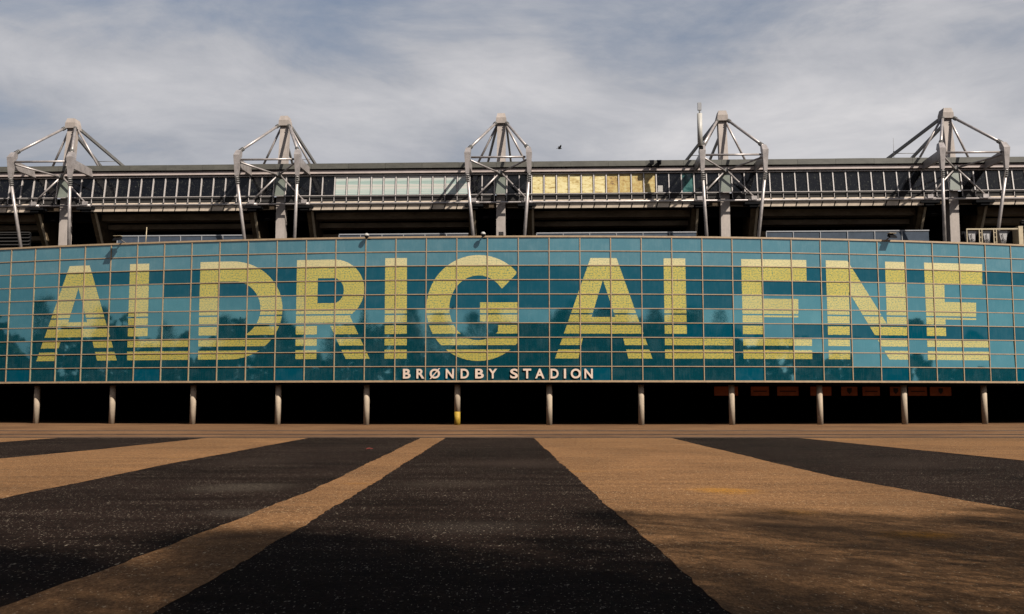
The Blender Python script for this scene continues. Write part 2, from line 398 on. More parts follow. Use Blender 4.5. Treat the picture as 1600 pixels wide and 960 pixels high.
bld = empty('glass_fronted_building', (CX, DN + 8, 0))
tag(bld, 'long curved teal glass building with giant yellow words, raised on round concrete columns', 'building')
BI = Matrix.Translation((-CX, -(DN + 8), 0))
def part(name, bm, mat, smooth=False):
    bmesh.ops.transform(bm, matrix=BI, verts=bm.verts); return mk(name, bm, mat, bld, smooth)

pm = {}
for k in ('spandrel', 'mirror', 'clear'):
    bm = nb(); box(bm, -PW / 2 + .012, PW / 2 - .012, -.05, 0, -.488, .488)
    me = bpy.data.meshes.new('glass_panel'); bm.to_mesh(me); bm.free(); me.materials.append(M[k]); pm[k] = me
for i in range(3, 33):
    for j in range(1, 11):
        o = bpy.data.objects.new('glass_panel', pm[panel_kind(i, j)]); COL.objects.link(o); o.parent = bld
        o.matrix_local = BI @ panel_matrix(i, j)
kidx = {'spandrel': 0, 'mirror': 1, 'clear': 2}
bm = nb()
for i in list(range(C0, 3)) + list(range(33, C1)):
    for j in range(1, 11):
        b2 = nb(); box(b2, -PW / 2 + .012, PW / 2 - .012, -.05, 0, -.488, .488, kidx[panel_kind(i, j)])
        bmesh.ops.transform(b2, matrix=panel_matrix(i, j), verts=b2.verts)
        vm = {v: bm.verts.new(v.co) for v in b2.verts}
        for f in b2.faces: bm.faces.new([vm[v] for v in f.verts]).material_index = f.material_index
        b2.free()
bmesh.ops.reverse_faces(bm, faces=bm.faces)
o = part('glass_panel', bm, [M['spandrel'], M['mirror'], M['clear']]); tag(o, kind='stuff')

# frame of the glass
mu = None
for c in range(C0, C1 + 1):
    if mu is None:
        bm = nb(); box(bm, -.030, .030, -.16, .058, HB - .03, TOPZ + .03); mu = mk('mullion', bm, M['alu'], bld); o = mu
    else: o = inst(mu, 'mullion', bld)
    p = onarc(c); o.matrix_local = BI @ Matrix.Translation(p) @ Matrix.Rotation(theta(c), 4, 'Z') @ Matrix.Scale(-1, 4, (0, 1, 0)) if False else BI @ Matrix.Translation(p) @ Matrix.Rotation(theta(c) + math.pi, 4, 'Z')
def arcbar(r0, r1, z0, z1, ca=C0, cb=C1):
    bm = nb(); prev = None
    for c in range(ca, cb + 1):
        a, b = onarc(c, r0), onarc(c, r1)
        v = [bm.verts.new((a.x, a.y, z0)), bm.verts.new((b.x, b.y, z0)), bm.verts.new((b.x, b.y, z1)), bm.verts.new((a.x, a.y, z1))]
        if prev:
            for k in range(4): bm.faces.new((prev[k], v[k], v[(k + 1) % 4], prev[(k + 1) % 4]))
        else: bm.faces.new(v[::-1])
        prev = v
    bm.faces.new(prev); bmesh.ops.recalc_face_normals(bm, faces=bm.faces); return bm
for j in range(1, 10):
    part('transom', arcbar(-.14, .052, TOPZ - j - .027, TOPZ - j + .027), M['alu'])
part('bottom_rail', arcbar(-.14, .075, HB - .09, HB + .04), M['alu'])
part('coping', arcbar(-.35, .085, TOPZ - .045, TOPZ + .075), M['alu'])
part('parapet_back', arcbar(-.45, -.36, TOPZ - 1.2, TOPZ + .02), M['steel_grey'])
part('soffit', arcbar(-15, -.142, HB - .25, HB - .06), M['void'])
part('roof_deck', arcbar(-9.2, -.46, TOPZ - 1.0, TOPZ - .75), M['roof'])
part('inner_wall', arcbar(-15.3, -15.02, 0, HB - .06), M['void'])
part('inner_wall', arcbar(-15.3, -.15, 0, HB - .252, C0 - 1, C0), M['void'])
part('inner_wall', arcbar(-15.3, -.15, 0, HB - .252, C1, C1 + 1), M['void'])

# columns under the glass, each with its grey foot
cm = None
for c in range(-11, 49, 3):
    bm = nb(); yellow = c == 16
    p = onarc(c, -.80)
    if yellow:
        tube(bm, (0, 0, .92), (0, 0, HB - .07), .205, .205, 20); o = mk('column', bm, M['column'], bld)
        bm = nb(); tube(bm, (0, 0, 0), (0, 0, .92), .212, .212, 20); q = mk('painted_foot', bm, M['yellow_paint'], o)
        o['label'] = 'column with its lower third painted yellow'
    elif cm is None:
        tube(bm, (0, 0, 0), (0, 0, HB - .07), .205, .205, 20); cm = o = mk('column', bm, M['column'], bld)
    else:
        bm.free(); o = inst(cm, 'column', bld)
    o.matrix_local = BI @ Matrix.Translation(p) @ Matrix.Rotation(random.uniform(0, 6), 4, 'Z')

# giant letters, cut to the panels they are printed on
def ell(cx, cy, rx, ry, a0, a1, n):
    return [(cx + rx * math.cos(rad(a0 + (a1 - a0) * k / n)), cy + ry * math.sin(rad(a0 + (a1 - a0) * k / n))) for k in range(n + 1)]
T0, T1 = 1.49, 8.465
LET = [
    ('A', [[(2.39, T0), (3.18, T0), (4.36, T1), (3.61, T1), (3.37, 6.8), (2.19, 6.8), (1.97, T1), (1.216, T1)], [(2.776, 3.146), (3.17, 5.64), (2.43, 5.64)]]),
    ('L', [[(4.726, T0), (5.444, T0), (5.475, 6.98), (6.985, 6.98), (6.985, T1), (4.74, T1)]]),
    ('D', [[(7.31, T0), (8.40, T0)] + ell(8.42, 4.975, 1.80, 3.485, -90, 90, 36) + [(7.32, T1)], [(8.0, 2.92), (8.5, 2.92)] + ell(8.52, 4.94, .945, 2.02, -90, 90, 28) + [(8.0, 6.96)]]),
    ('R', [[(10.68, T0), (11.93, T0)] + ell(11.95, 3.62, 1.01, 2.13, -90, 50, 28) + [(12.50, 5.50), (13.17, T1), (12.374, T1), (11.80, 5.94), (11.40, 5.94), (11.40, T1), (10.69, T1)],
           [(11.40, 2.80), (11.93, 2.80)] + ell(11.93, 3.68, .35, .88, -90, 90, 16) + [(11.40, 4.56)]]),
    ('I', [[(13.64, 1.44), (14.36, 1.44), (14.385, T1), (13.655, T1)]]),
    ('G', [[(17.93, 2.605)] + ell(16.70, 4.95, 1.69, 3.68, -43, -318, 60) + [(17.985, 7.45), (17.985, 4.58), (16.756, 4.58), (16.756, 5.92), (17.34, 5.92)] + ell(16.70, 4.95, .94, 2.25, 47, 323, 46) + [(17.48, 3.60)]]),
    ('A', [[(20.34, T0), (21.19, T0), (22.32, T1), (21.54, T1), (21.35, 6.8), (20.10, 6.8), (19.93, T1), (19.178, T1)], [(20.74, 3.0), (21.13, 5.6), (20.36, 5.6)]]),
    ('L', [[(22.727, T0), (23.443, T0), (23.456, 6.985), (24.98, 6.985), (24.97, T1), (22.734, T1)]]),
    ('E', [[(25.30, T0), (27.51, T0), (27.50, 2.97), (26.0, 2.97), (26.0, 4.26), (27.20, 4.26), (27.185, 5.55), (25.99, 5.55), (25.985, 7.0), (27.63, 7.0), (27.62, T1), (25.31, T1)]]),
    ('N', [[(28.18, T0), (28.94, T0), (30.265, 5.95), (30.27, T0), (30.965, T0), (30.98, T1), (30.31, T1), (28.96, 3.72), (28.925, T1), (28.187, T1)]]),
    ('E', [[(31.686, T0), (33.875, T0), (33.845, 2.97), (32.41, 2.97), (32.395, 4.30), (33.575, 4.30), (33.55, 5.56), (32.395, 5.56), (32.40, 6.965), (34.0, 6.965), (33.965, T1), (31.693, T1)]]),
]
BANDS = [(1.0, 5.32), (5.43, 5.93), (6.15, 6.75), (6.985, 7.54), (7.84, 9.0)]
def clip(poly, axis, val, keep_less):
    out = []
    for a, b in zip(poly, poly[1:] + poly[:1]):
        ia = (a[axis] <= val) == keep_less or abs(a[axis] - val) < 1e-9; ib = (b[axis] <= val) == keep_less or abs(b[axis] - val) < 1e-9
        if ia: out.append(a)
        if ia != ib:
            t = (val - a[axis]) / (b[axis] - a[axis]); out.append((a[0] + (b[0] - a[0]) * t, a[1] + (b[1] - a[1]) * t))
    return out
def area(p): return abs(sum(a[0] * b[1] - b[0] * a[1] for a, b in zip(p, p[1:] + p[:1]))) / 2
LM = [M['letter_spandrel'], M['letter_mirror'], M['letter_clear']]
lab = {}
for li, (ch, loops) in enumerate(LET):
    flat = [q for l in loops for q in l]
    tris = tessellate_polygon([[Vector((x, y, 0)) for x, y in l] for l in loops])
    bm = nb(); uvl = bm.loops.layers.uv.new('UVMap')
    for t in tris:
        tri = [flat[k] for k in t]
        for b0, b1 in BANDS:
            pb = clip(clip(tri, 1, b0, False), 1, b1, True)
            if len(pb) < 3: continue
            for i in range(int(math.floor(min(p[0] for p in pb))), int(math.floor(max(p[0] for p in pb))) + 1):
                pc = clip(clip(pb, 0, i, False), 0, i + 1, True)
                if len(pc) < 3: continue
                for j in range(int(math.floor(min(p[1] for p in pc))) + 1, int(math.floor(max(p[1] for p in pc))) + 2):
                    pp = clip(clip(pc, 1, j - 1, False), 1, j, True)
                    if len(pp) < 3 or area(pp) < 1e-5: continue
                    mat = panel_matrix(i, j)
                    vs = [bm.verts.new(mat @ Vector(((x - i - .5) * PW, .008, j - .5 - y))) for x, y in pp]
                    f = bm.faces.new(vs); f.material_index = kidx[panel_kind(i, j)]
                    for lp, (x, y) in zip(f.loops, pp): lp[uvl].uv = (x * PW, y)
    bm.normal_update()
    for f in bm.faces:
        if f.normal.y > 0: f.normal_flip()
    o = part('letter', bm, LM); o['label'] = 'giant yellow dotted letter %s' % ch

# small raised letters along the bottom row
txt = 'BRØNDBYSTADION'
ext = [(14.275, 14.518), (14.713, 14.969), (15.142, 15.474), (15.661, 15.923), (16.143, 16.405), (16.611, 16.886), (17.038, 17.312), (17.737, 17.984), (18.149, 18.409), (18.533, 18.834), (19.026, 19.286), (19.458, 19.526), (19.677, 19.999), (20.116, 20.384)]
for ch, (a, b) in zip(txt, ext):
    cu = bpy.data.curves.new('letter_curve', 'FONT'); cu.body = 'O' if ch == 'Ø' else ch; cu.offset = .026; cu.extrude = .02; cu.resolution_u = 6
    to = bpy.data.objects.new('letter_curve', cu); COL.objects.link(to)
    dg = bpy.context.evaluated_depsgraph_get(); dg.update()
    me = bpy.data.meshes.new_from_object(to.evaluated_get(dg)); bpy.data.objects.remove(to); 
    xs = [v.co.x for v in me.vertices]; ys = [v.co.y for v in me.vertices]
    x0, x1, y0, y1 = min(xs), max(xs), min(ys), max(ys)
    va, vb = 9.166, 9.833
    for v in me.vertices:
        cc = a + (v.co.x - x0) / (x1 - x0) * (b - a); vv = vb - (v.co.y - y0) / (y1 - y0) * (vb - va)
        i = math.floor(cc); p, q = onarc(i), onarc(i + 1); u = (q - p).normalized(); n = Vector((u.y, -u.x, 0))
        pt = p + (q - p) * (cc - i) + n * (.085 + v.co.z); pt.z = TOPZ - vv
        v.co = BI @ pt
    if ch == 'Ø':
        sb = nb(); sb.from_mesh(me); i = math.floor(a); p, q = onarc(i), onarc(i + 1); u = (q - p).normalized(); n = Vector((u.y, -u.x, 0))
        def sp(cc, vv, h): r = p + (q - p) * (cc - i) + n * (.085 + h); r.z = TOPZ - vv; return BI @ r
        hexa(sb, [sp(a - .005, 9.87, -.018), sp(a + .04, 9.87, -.018), sp(b + .005, 9.13, -.018), sp(b - .04, 9.13, -.018)], [sp(a - .005, 9.87, .024), sp(a + .04, 9.87, .024), sp(b + .005, 9.13, .024), sp(b - .04, 9.13, .024)])
        sb.to_mesh(me); sb.free()
    me.name = 'sign_letter'; me.materials.clear(); me.materials.append(M['text'])
    o = bpy.data.objects.new('sign_letter', me); COL.objects.link(o); o.parent = bld
    o['label'] = 'small pinkish white letter %s' % ch

# ------------------------------------------------------------------ upper stand (own axes: x along, y away from the plaza)
PSI = .041; SO = Vector((-.93, 81.0, 0)); S = 18.55; MOD = S / 18
stand = empty('upper_stand', SO, -PSI)
tag(stand, 'long upper grandstand behind the glass front with a ribbon of windows under its roof edge', 'grandstand')
X0, X1 = -56.0, 56.0
# roof edge in flashing lengths
fp = None
n = int(round((X1 - X0) / (3 * MOD)))
for k in range(n):
    x = X0 + k * 3 * MOD
    if fp is None:
        bm = nb(); box(bm, .008, 3 * MOD - .008, -.64, -.50, 20.97, 21.42); fp = mk('fascia_panel', bm, M['zinc'], stand); o = fp
    else: o = inst(fp, 'fascia_panel', stand)
    o.location = (x, 0, random.uniform(-.008, .008))
XE = X0 + n * 3 * MOD
bm = nb(); hexa(bm, [(X0, -.5, 20.98), (XE, -.5, 20.98), (XE, 18, 22.6), (X0, 18, 22.6)], [(X0, -.5, 21.38), (XE, -.5, 21.38), (XE, 18, 23.0), (X0, 18, 23.0)])
mk('roof_slab', bm, M['roof'], stand)
B('eave_band', (X0, XE, -.46, -.30, 20.60, 20.87), M['band'], stand)
B('eave_soffit', (X0, XE, -.29, 1.3, 20.72, 20.86), M['sill'], stand)
B('window_head', (X0, XE, -.25, -.10, 20.44, 20.53), M['window_frame'], stand)
B('window_rail', (X0, XE, -.63, -.565, 18.675, 18.72), M['window_frame'], stand)
for i in range(-3, 3): B('sill_panel', (i * S + .47, (i + 1) * S - .47, -.44, -.30, 18.20, 18.78), M['sill'], stand)
T('handrail_pipe', (X0, -.72, 17.99), (XE, -.72, 17.99), .085, M['steel'], stand, n=12)
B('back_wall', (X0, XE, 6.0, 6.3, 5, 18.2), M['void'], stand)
B('floor_slab', (X0, XE, .25, 12, 17.75, 18.25), M['dark_concrete'], stand)
# windows and mullions
wm = {}
def window_mesh(kind):
    if kind not in wm:
        bm = nb(); h = MOD / 2 - .075
        hexa(bm, [(-h, -.40, 18.785), (h, -.40, 18.785), (h, -.36, 18.785), (-h, -.36, 18.785)], [(-h, -.12, 20.435), (h, -.12, 20.435), (h, -.08, 20.435), (-h, -.08, 20.435)])
        me = bpy.data.meshes.new('window_pane'); bm.normal_update(); bm.to_mesh(me); bm.free(); me.materials.append(M['mast_glass'] if kind == 'mast' else M['pane_' + kind]); wm[kind] = me
    return wm[kind]
mm = None
for k in range(-47, 48):
    kind = 'dark'
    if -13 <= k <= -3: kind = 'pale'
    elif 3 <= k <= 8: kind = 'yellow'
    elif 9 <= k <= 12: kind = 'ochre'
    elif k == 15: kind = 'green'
    elif k % 18 == 0: kind = 'mast'
    o = bpy.data.objects.new('window_pane', window_mesh(kind)); COL.objects.link(o); o.parent = stand; o.location = (k * MOD, 0, 0)
    o.rotation_euler = (0, 0, rad(random.uniform(-.25, .25)))
    if mm is None:
        bm = nb(); hexa(bm, [(-.02, -.54, 18.23), (.02, -.54, 18.23), (.02, -.45, 18.23), (-.02, -.45, 18.23)], [(-.02, -.54, 18.67), (.02, -.54, 18.67), (.02, -.45, 18.67), (-.02, -.45, 18.67)])
        hexa(bm, [(-.042, -.50, 18.735), (.042, -.50, 18.735), (.042, -.37, 18.735), (-.042, -.37, 18.735)], [(-.042, -.22, 20.438), (.042, -.22, 20.438), (.042, -.06, 20.438), (-.042, -.06, 20.438)])
        mm = mk('window_mullion', bm, M['window_frame'], stand); o = mm
        bm = nb(); box(bm, -.02, .02, -.78, -.64, 18.08, 18.19); br = mk('bracket', bm, M['steel_grey'], stand); b = br
    else: o = inst(mm, 'window_mullion', stand); b = inst(br, 'bracket', stand)
    o.location = ((k + .5) * MOD, 0, 0); b.location = ((k + .5) * MOD, 0, 0)
o = B('white_box', (13 * MOD - .42, 13 * MOD - .02, -.50, -.43, 18.80, 19.33), M['white'], stand)
o['label'] = 'white box leaning inside a dark window'
# bays between pylons
for i in range(-3, 3):
    a, b = i * S + 2.75, (i + 1) * S - 2.75
    B('ledge_beam', (a, b, -.52, .24, 17.52, 18.195), M['sill'], stand)
    for k in range(18):
        xa, xb = i * S + (k + .5) * MOD, i * S + (k + 1.5) * MOD
        if xa < a - .2 or xb > b + .2: continue
        bm = nb(); e = .05  # slanted gaps over the dark beam stand in for shadows of the posts
        hexa(bm, [(xa - .05 + e, -.56, 17.50), (xb - .05 - e, -.56, 17.50), (xb - .05 - e, -.525, 17.50), (xa - .05 + e, -.525, 17.50)], [(xa + .06 + e, -.62, 17.89), (xb + .06 - e, -.62, 17.89), (xb + .06 - e, -.525, 17.89), (xa + .06 + e, -.525, 17.89)])
        hexa(bm, [(xa + .1, -.62, 18.09), (xb - .02, -.62, 18.09), (xb - .02, -.525, 18.09), (xa + .1, -.525, 18.09)], [(xa + .1, -.60, 18.19), (xb - .02, -.60, 18.19), (xb - .02, -.525, 18.19), (xa + .1, -.525, 18.19)])
        mk('ledge_panel', bm, M['ledge'], stand)
    bm = nb(); box(bm, a - .1, b + .1, 1.3, 2.4, 17.06, 17.62); mk('terrace_step', bm, M['step'], stand)
    bm = nb(); box(bm, a - .1, b + .1, 2.5, 3.7, 16.52, 16.94); mk('terrace_step', bm, M['step'], stand)
    bm = nb(); box(bm, a - .1, b + .1, 3.8, 5.0, 15.8, 16.2); mk('terrace_step', bm, M['step'], stand)
for i in range(-3, 4):
    x = i * S
    B('ledge', (x - 2.7, x - .5, .26, .5, 17.74, 17.93), M['ledge'], stand)
    B('ledge', (x + .5, x + 2.7, .26, .5, 17.74, 17.93), M['ledge'], stand)
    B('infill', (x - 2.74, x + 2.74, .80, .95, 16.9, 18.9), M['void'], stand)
    for s in (-1, 1):
        c = x + s * 2.45; bm = nb()
        hexa(bm, [(c - .28, 2.35, 14.2), (c + .28, 2.35, 14.2), (c + .28, 5.6, 14.2), (c - .28, 5.6, 14.2)], [(c - .28, .22, 17.55), (c + .28, .22, 17.55), (c + .28, 3.6, 17.55), (c - .28, 3.6, 17.55)])
        r = mk('raker_beam', bm, M['raker'], stand)
        bm = nb()
        hexa(bm, [(c + .12, 2.23, 14.2), (c + .30, 2.23, 14.2), (c + .30, 2.345, 14.2), (c + .12, 2.345, 14.2)], [(c + .12, .10, 17.55), (c + .30, .10, 17.55), (c + .30, .215, 17.55), (c + .12, .215, 17.55)])
        mk('lit_edge', bm, M['raker_lit_edge'], r)  # strip coloured as the sunlit corner of the beam
# low blue-grey parapet between the pylons
for i in range(-2, 2):
    a, b = i * S + (5.3 if i < 0 else 3.0), (i + 1) * S - 2.6
    B('screen_rail', (a, b, -1.36, -1.22, 15.24, 15.33), M['light_grey'], stand)
    nseg = 6; w = (b - a) / nseg
    for k in range(nseg):
        B('screen_panel', (a + k * w + .03, a + (k + 1) * w - .03, -1.31, -1.26, 12.6, 15.235), M['slate_panel'], stand)
        B('screen_post', (a + k * w - .03, a + k * w + .03, -1.37, -1.25, 12.5, 15.235), M['light_grey'], stand)

# ------------------------------------------------------------------ roof pylons
def pylon_proto():
    p = empty('roof_pylon')
    st, gr = M['steel'], M['steel_grey']
    bm = nb()
    secs = [(5.0, .38, 0, .76), (20.6, .37, 0.02, .78), (21.4, .36, .10, .86), (25.15, .34, .66, 1.36)]
    for (z0, w0, a0, b0), (z1, w1, a1, b1) in zip(secs[:-1], secs[1:]):
        hexa(bm, [(-w0, a0, z0), (w0, a0, z0), (w0, b0, z0), (-w0, b0, z0)], [(-w1, a1, z1), (w1, a1, z1), (w1, b1, z1), (-w1, b1, z1)])
    mk('mast', bm, M['concrete_pale'], p)
    bm = nb()
    hexa(bm, [(-.46, .40, 25.02), (.46, .40, 25.02), (.46, 1.55, 25.02), (-.46, 1.55, 25.02)], [(-.42, .36, 25.48), (.42, .36, 25.48), (.42, 1.55, 25.48), (-.42, 1.55, 25.48)])
    hexa(bm, [(-.415, .365, 25.483), (.415, .365, 25.483), (.415, 1.545, 25.483), (-.415, 1.545, 25.483)], [(-.31, .48, 25.88), (.31, .48, 25.88), (.31, 1.5, 25.88), (-.31, 1.5, 25.88)])
    mk('mast_cap', bm, M['concrete_pale'], p)
    for s in (-1, 1):
        bm = nb(); c = 2.45 * s
        hexa(bm, [(c - .13, -4.22, 19.62), (c + .13, -4.22, 19.62), (c + .13, -3.95, 19.62), (c - .13, -3.95, 19.62)],
                 [(c - .24, -4.38, 21.28), (c + .24, -4.38, 21.28), (c + .24, -3.72, 21.28), (c - .24, -3.72, 21.28)])
        ci = c - s * .06
        hexa(bm, [(c - .24, -4.38, 21.283), (c + .24, -4.38, 21.283), (c + .24, -3.62, 21.283), (c - .24, -3.62, 21.283)],
                 [(ci - .19, -3.98, 21.78), (ci + .19, -3.98, 21.78), (ci + .19, -3.55, 21.78), (ci - .19, -3.55, 21.78)])
        mk('arm_head', bm, st, p)
        bm = nb(); c1 = c + .02 * s
        hexa(bm, [(c1 - .11, -3.80, 20.42), (c1 + .11, -3.80, 20.42), (c1 + .11, -.34, 20.50), (c1 - .11, -.34, 20.50)],
                 [(c1 - .11, -3.80, 21.20), (c1 + .11, -3.80, 21.20), (c1 + .11, -.655, 21.12), (c1 - .11, -.655, 21.12)])
        mk('arm', bm, st, p)
        # front struts, with bolted collars at the ends
        a, b = Vector((.40 * s, .55, 25.10)), Vector((2.38 * s, -3.82, 21.70)); d = (b - a).normalized()
        o = T('strut', a, b, .112, st, p, n=12)
        bm = nb()
        for k in (0, 1, 2): tube(bm, b - d * (.12 + k * .16), b - d * (.20 + k * .16), .17, None, 12)
        mk('collar', bm, gr, o)
        bm = nb()
        for k in (0, 1): tube(bm, a + d * (.18 + k * .16), a + d * (.26 + k * .16), .165, None, 12)
        mk('collar', bm, gr, o)
        a, b = Vector((.36 * s, 1.05, 25.05)), Vector((1.93 * s, 1.62, 22.10)); d = b - a
        T('strut', a, a + d * 1.22, .095, st, p, n=10)
        a, b = Vector((.40 * s, 1.55, 25.12)), Vector((1.08 * s - .66, 10.0, 24.0)); d = b - a
        bm = nb(); bar(bm, a, a + d * 1.6, .17, .26); mk('back_stay', bm, gr, p)
        # legs
        a, b = Vector((c, -4.09, 19.60)), Vector((2.05 * s, -3.0, 14.75)); d = b - a
        o = T('leg', a, a + d * 1.42, .12, st, p, r1=.14, n=12); dn = d.normalized()
        bm = nb()
        for k in range(4): tube(bm, a + dn * (.05 + k * .15), a + dn * (.12 + k * .15), .185, None, 12)
        mk('collar', bm, gr, o)
        # cross bracing
        T('brace', (2.30 * s, -3.85, 20.80), (.06 * s, -.62, 20.50 + .03 * s), .075, st, p)
        T('brace', (.08 * s, -.64, 20.48), (2.20 * s, -.85, 18.22), .075, st, p)
        bm = nb(); box(bm, 2.2 * s - .22, 2.2 * s + .22, -.92, -.75, 18.0, 18.32); tube(bm, (2.2 * s - .45, -.74, 17.99), (2.2 * s + .45, -.74, 17.99), .13)
        mk('pipe_joint', bm, st, p)
        bm = nb(); box(bm, 2.2 * s - .75, 2.2 * s + .75, -.80, .05, 17.66, 17.84); box(bm, 2.2 * s - .35, 2.2 * s + .35, -.7, .05, 17.47, 17.655)
        mk('bearing', bm, M['black'], p)
    T('crossbar', (-2.17, -4.06, 20.96), (2.17, -4.06, 20.96), .085, st, p)
    bm = nb(); tube(bm, (0, -.84, 20.52), (0, -.30, 20.52), .17); mk('brace_node', bm, gr, p)
    T('tie_rod', (-1.5, 8.9, 24.17), (.3, 8.9, 24.17), .03, gr, p)
    return p
proto = pylon_proto()
plab = {-2: 'leftmost grey steel and concrete roof pylon, above the first giant letter A',
        -1: 'grey roof pylon rising above the giant letters D and R',
        0: 'middle grey roof pylon, symmetrical, with a small dark box at the mast foot',
        1: 'grey roof pylon with a white mobile phone antenna on its left head',
        2: 'rightmost grey roof pylon, beside the cream cooling plant'}
def copy_tree(o, parent=None):
    c = o.copy(); COL.objects.link(c)
    if parent is not None: c.parent = parent
    for ch in list(o.children): copy_tree(ch, c)
    return c
def stand_pt(x, y, z): return Matrix.Rotation(-PSI, 4, 'Z') @ Vector((x, y, z)) + SO
pylons = {}
for i in range(-2, 3):
    o = proto if i == -2 else copy_tree(proto)
    o.location = stand_pt(i * S, 0, 0); o.rotation_euler = (0, 0, -PSI); pylons[i] = o
    tag(o, plab[i], 'roof pylon', 'pylons that hold up the stand roof')

# ------------------------------------------------------------------ things on the roofs
def at_stand(name, x, y, z, label, cat, group=None):
    o = empty(name, stand_pt(x, y, z), -PSI); tag(o, label, cat, group); return o
a = at_stand('phone_antenna', S - 2.62, -4.25, 21.5, 'tall white cylindrical phone antenna with a grey box on top, left of the fourth pylon', 'antenna')
T('radome', (0, 0, .12), (0, 0, 2.75), .20, M['white'], a, n=20)
T('neck', (0, 0, 2.75), (0, 0, 3.02), .06, M['steel_grey'], a)
B('antenna_panel', (-.15, .15, -.09, .09, 3.02, 3.62), M['light_grey'], a)
B('foot_bracket', (-.06, .22, -.08, .30, -.3, .12), M['black'], a)
a = at_stand('whip_antenna', 32.75, 1.0, 21.4, 'thin whip antenna standing on the roof edge left of the rightmost pylon', 'antenna')
T('rod', (0, 0, 0), (0, 0, 2.1), .022, M['steel_grey'], a, r1=.012); T('base_coil', (0, 0, .9), (0, 0, 1.0), .04, M['black'], a)
T('aerial_arm', (-.3, 0, .42), (2.2, 0, .42), .02, M['steel_grey'], a)
for x, lb in ((12.45, 'black floodlight at the roof edge, left one of the pair above the yellow windows'), (13.05, 'black floodlight at the roof edge, right one of the pair above the yellow windows')):
    a = at_stand('roof_floodlight', x, -.80, 21.05, lb, 'floodlight', 'pair of black floodlights on the roof edge')
    bm = nb(); hexa(bm, [(-.14, -.34, -.12), (.14, -.34, -.12), (.10, .02, -.06), (-.10, .02, -.06)], [(-.20, -.28, .28), (.20, -.28, .28), (.12, .10, .22), (-.12, .10, .22)]); mk('lamp_housing', bm, M['black'], a)
    B('glass_front', (-.17, .17, -.36, -.345, -.08, .24), M['black'], a)
    B('bracket', (-.04, .04, -.05, .15, -.28, -.07), M['black'], a)

def facade_thing(name, c, z, out, label, cat, group=None):
    p = onarc(c, out); o = empty(name, (p.x, p.y, z), theta(c)); tag(o, label, cat, group); return o
def arm_lamp(c, label, L=1.0, yaw=0, tone='black'):
    o = facade_thing('parapet_floodlight', c, TOPZ + .08, -.1, label, 'floodlight', 'floodlights on the glass parapet')
    bm = nb(); bar(bm, (0, .15, .05), (0, -L * .8, .25), .07, .06); mk('arm', bm, M['steel_grey'], o)
    bm = nb(); hexa(bm, [(-.26, -L - .12, .02), (.26, -L - .12, .02), (.26, -L + .36, .20), (-.26, -L + .36, .20)], [(-.24, -L - .02, .20), (.24, -L - .02, .20), (.20, -L + .34, .38), (-.20, -L + .34, .38)]); mk('lamp_housing', bm, M['black'], o)
    B('hood', (-.27, .27, -L + .0, -L + .38, .385, .41), M['cream'], o)
arm_lamp(4.45, 'dark floodlight on an arm above the glass, over the first giant letter L', 1.0)
arm_lamp(30.42, 'dark floodlight on an arm above the glass, over the giant letter N', .75)
def dome_cam(c, label, L):
    o = facade_thing('security_camera', c, TOPZ + .06, .06, label, 'camera', 'security cameras on the glass parapet')
    bm = nb(); tube(bm, (0, .1, .02), (0, -L, .06), .045); mk('arm', bm, M['white'], o)
    bm = nb(); bmesh.ops.create_uvsphere(bm, u_segments=14, v_segments=8, radius=.17)
    for v in bm.verts: v.co.z = max(v.co.z, -.02)
    bmesh.ops.translate(bm, vec=(0, -L, .05), verts=bm.verts); mk('hood', bm, M['white'], o, True)
    bm = nb(); bmesh.ops.create_uvsphere(bm, u_segments=14, v_segments=8, radius=.15)
    for v in bm.verts: v.co.z = min(v.co.z * 1.2, .0)
    bmesh.ops.translate(bm, vec=(0, -L, .025), verts=bm.verts); mk('dome', bm, M['black'], o, True)
dome_cam(13.06, 'white dome security camera on the glass top edge, over the giant letter R', .35)
dome_cam(16.87, 'white dome security camera on the glass top edge, over the giant letter G', .45)
o = facade_thing('control_box', 17.43, TOPZ + .08, -.25, 'small dark control box on the glass top edge in front of the middle mast', 'box')
B('case', (-.17, .17, -.1, .1, .05, .30), M['black'], o); B('display', (-.13, .13, -.115, -.102, .09, .26), M['sill'], o); B('stem', (-.03, .03, -.04, .04, -.1, .05), M['steel_grey'], o)
bm = nb(); hexa(bm, [(-.3, -1.1, .02), (.1, -1.1, .02), (.1, -.3, .04), (-.3, -.3, .04)], [(-.3, -1.1, .06), (.1, -1.1, .06), (.1, -.3, .08), (-.3, -.3, .08)])
o2 = bm; bm.free()
o = facade_thing('flag_stub_pole', 5.1, TOPZ - .2, -.6, 'thin yellowish pole standing behind the glass top edge, right of the left floodlight', 'pole')
T('pole', (0, 0, 0), (.06, 0, 1.5), .035, M['cream'], o, r1=.028); T('pole_socket', (0, 0, -.3), (0, 0, .12), .06, M['steel_grey'], o)

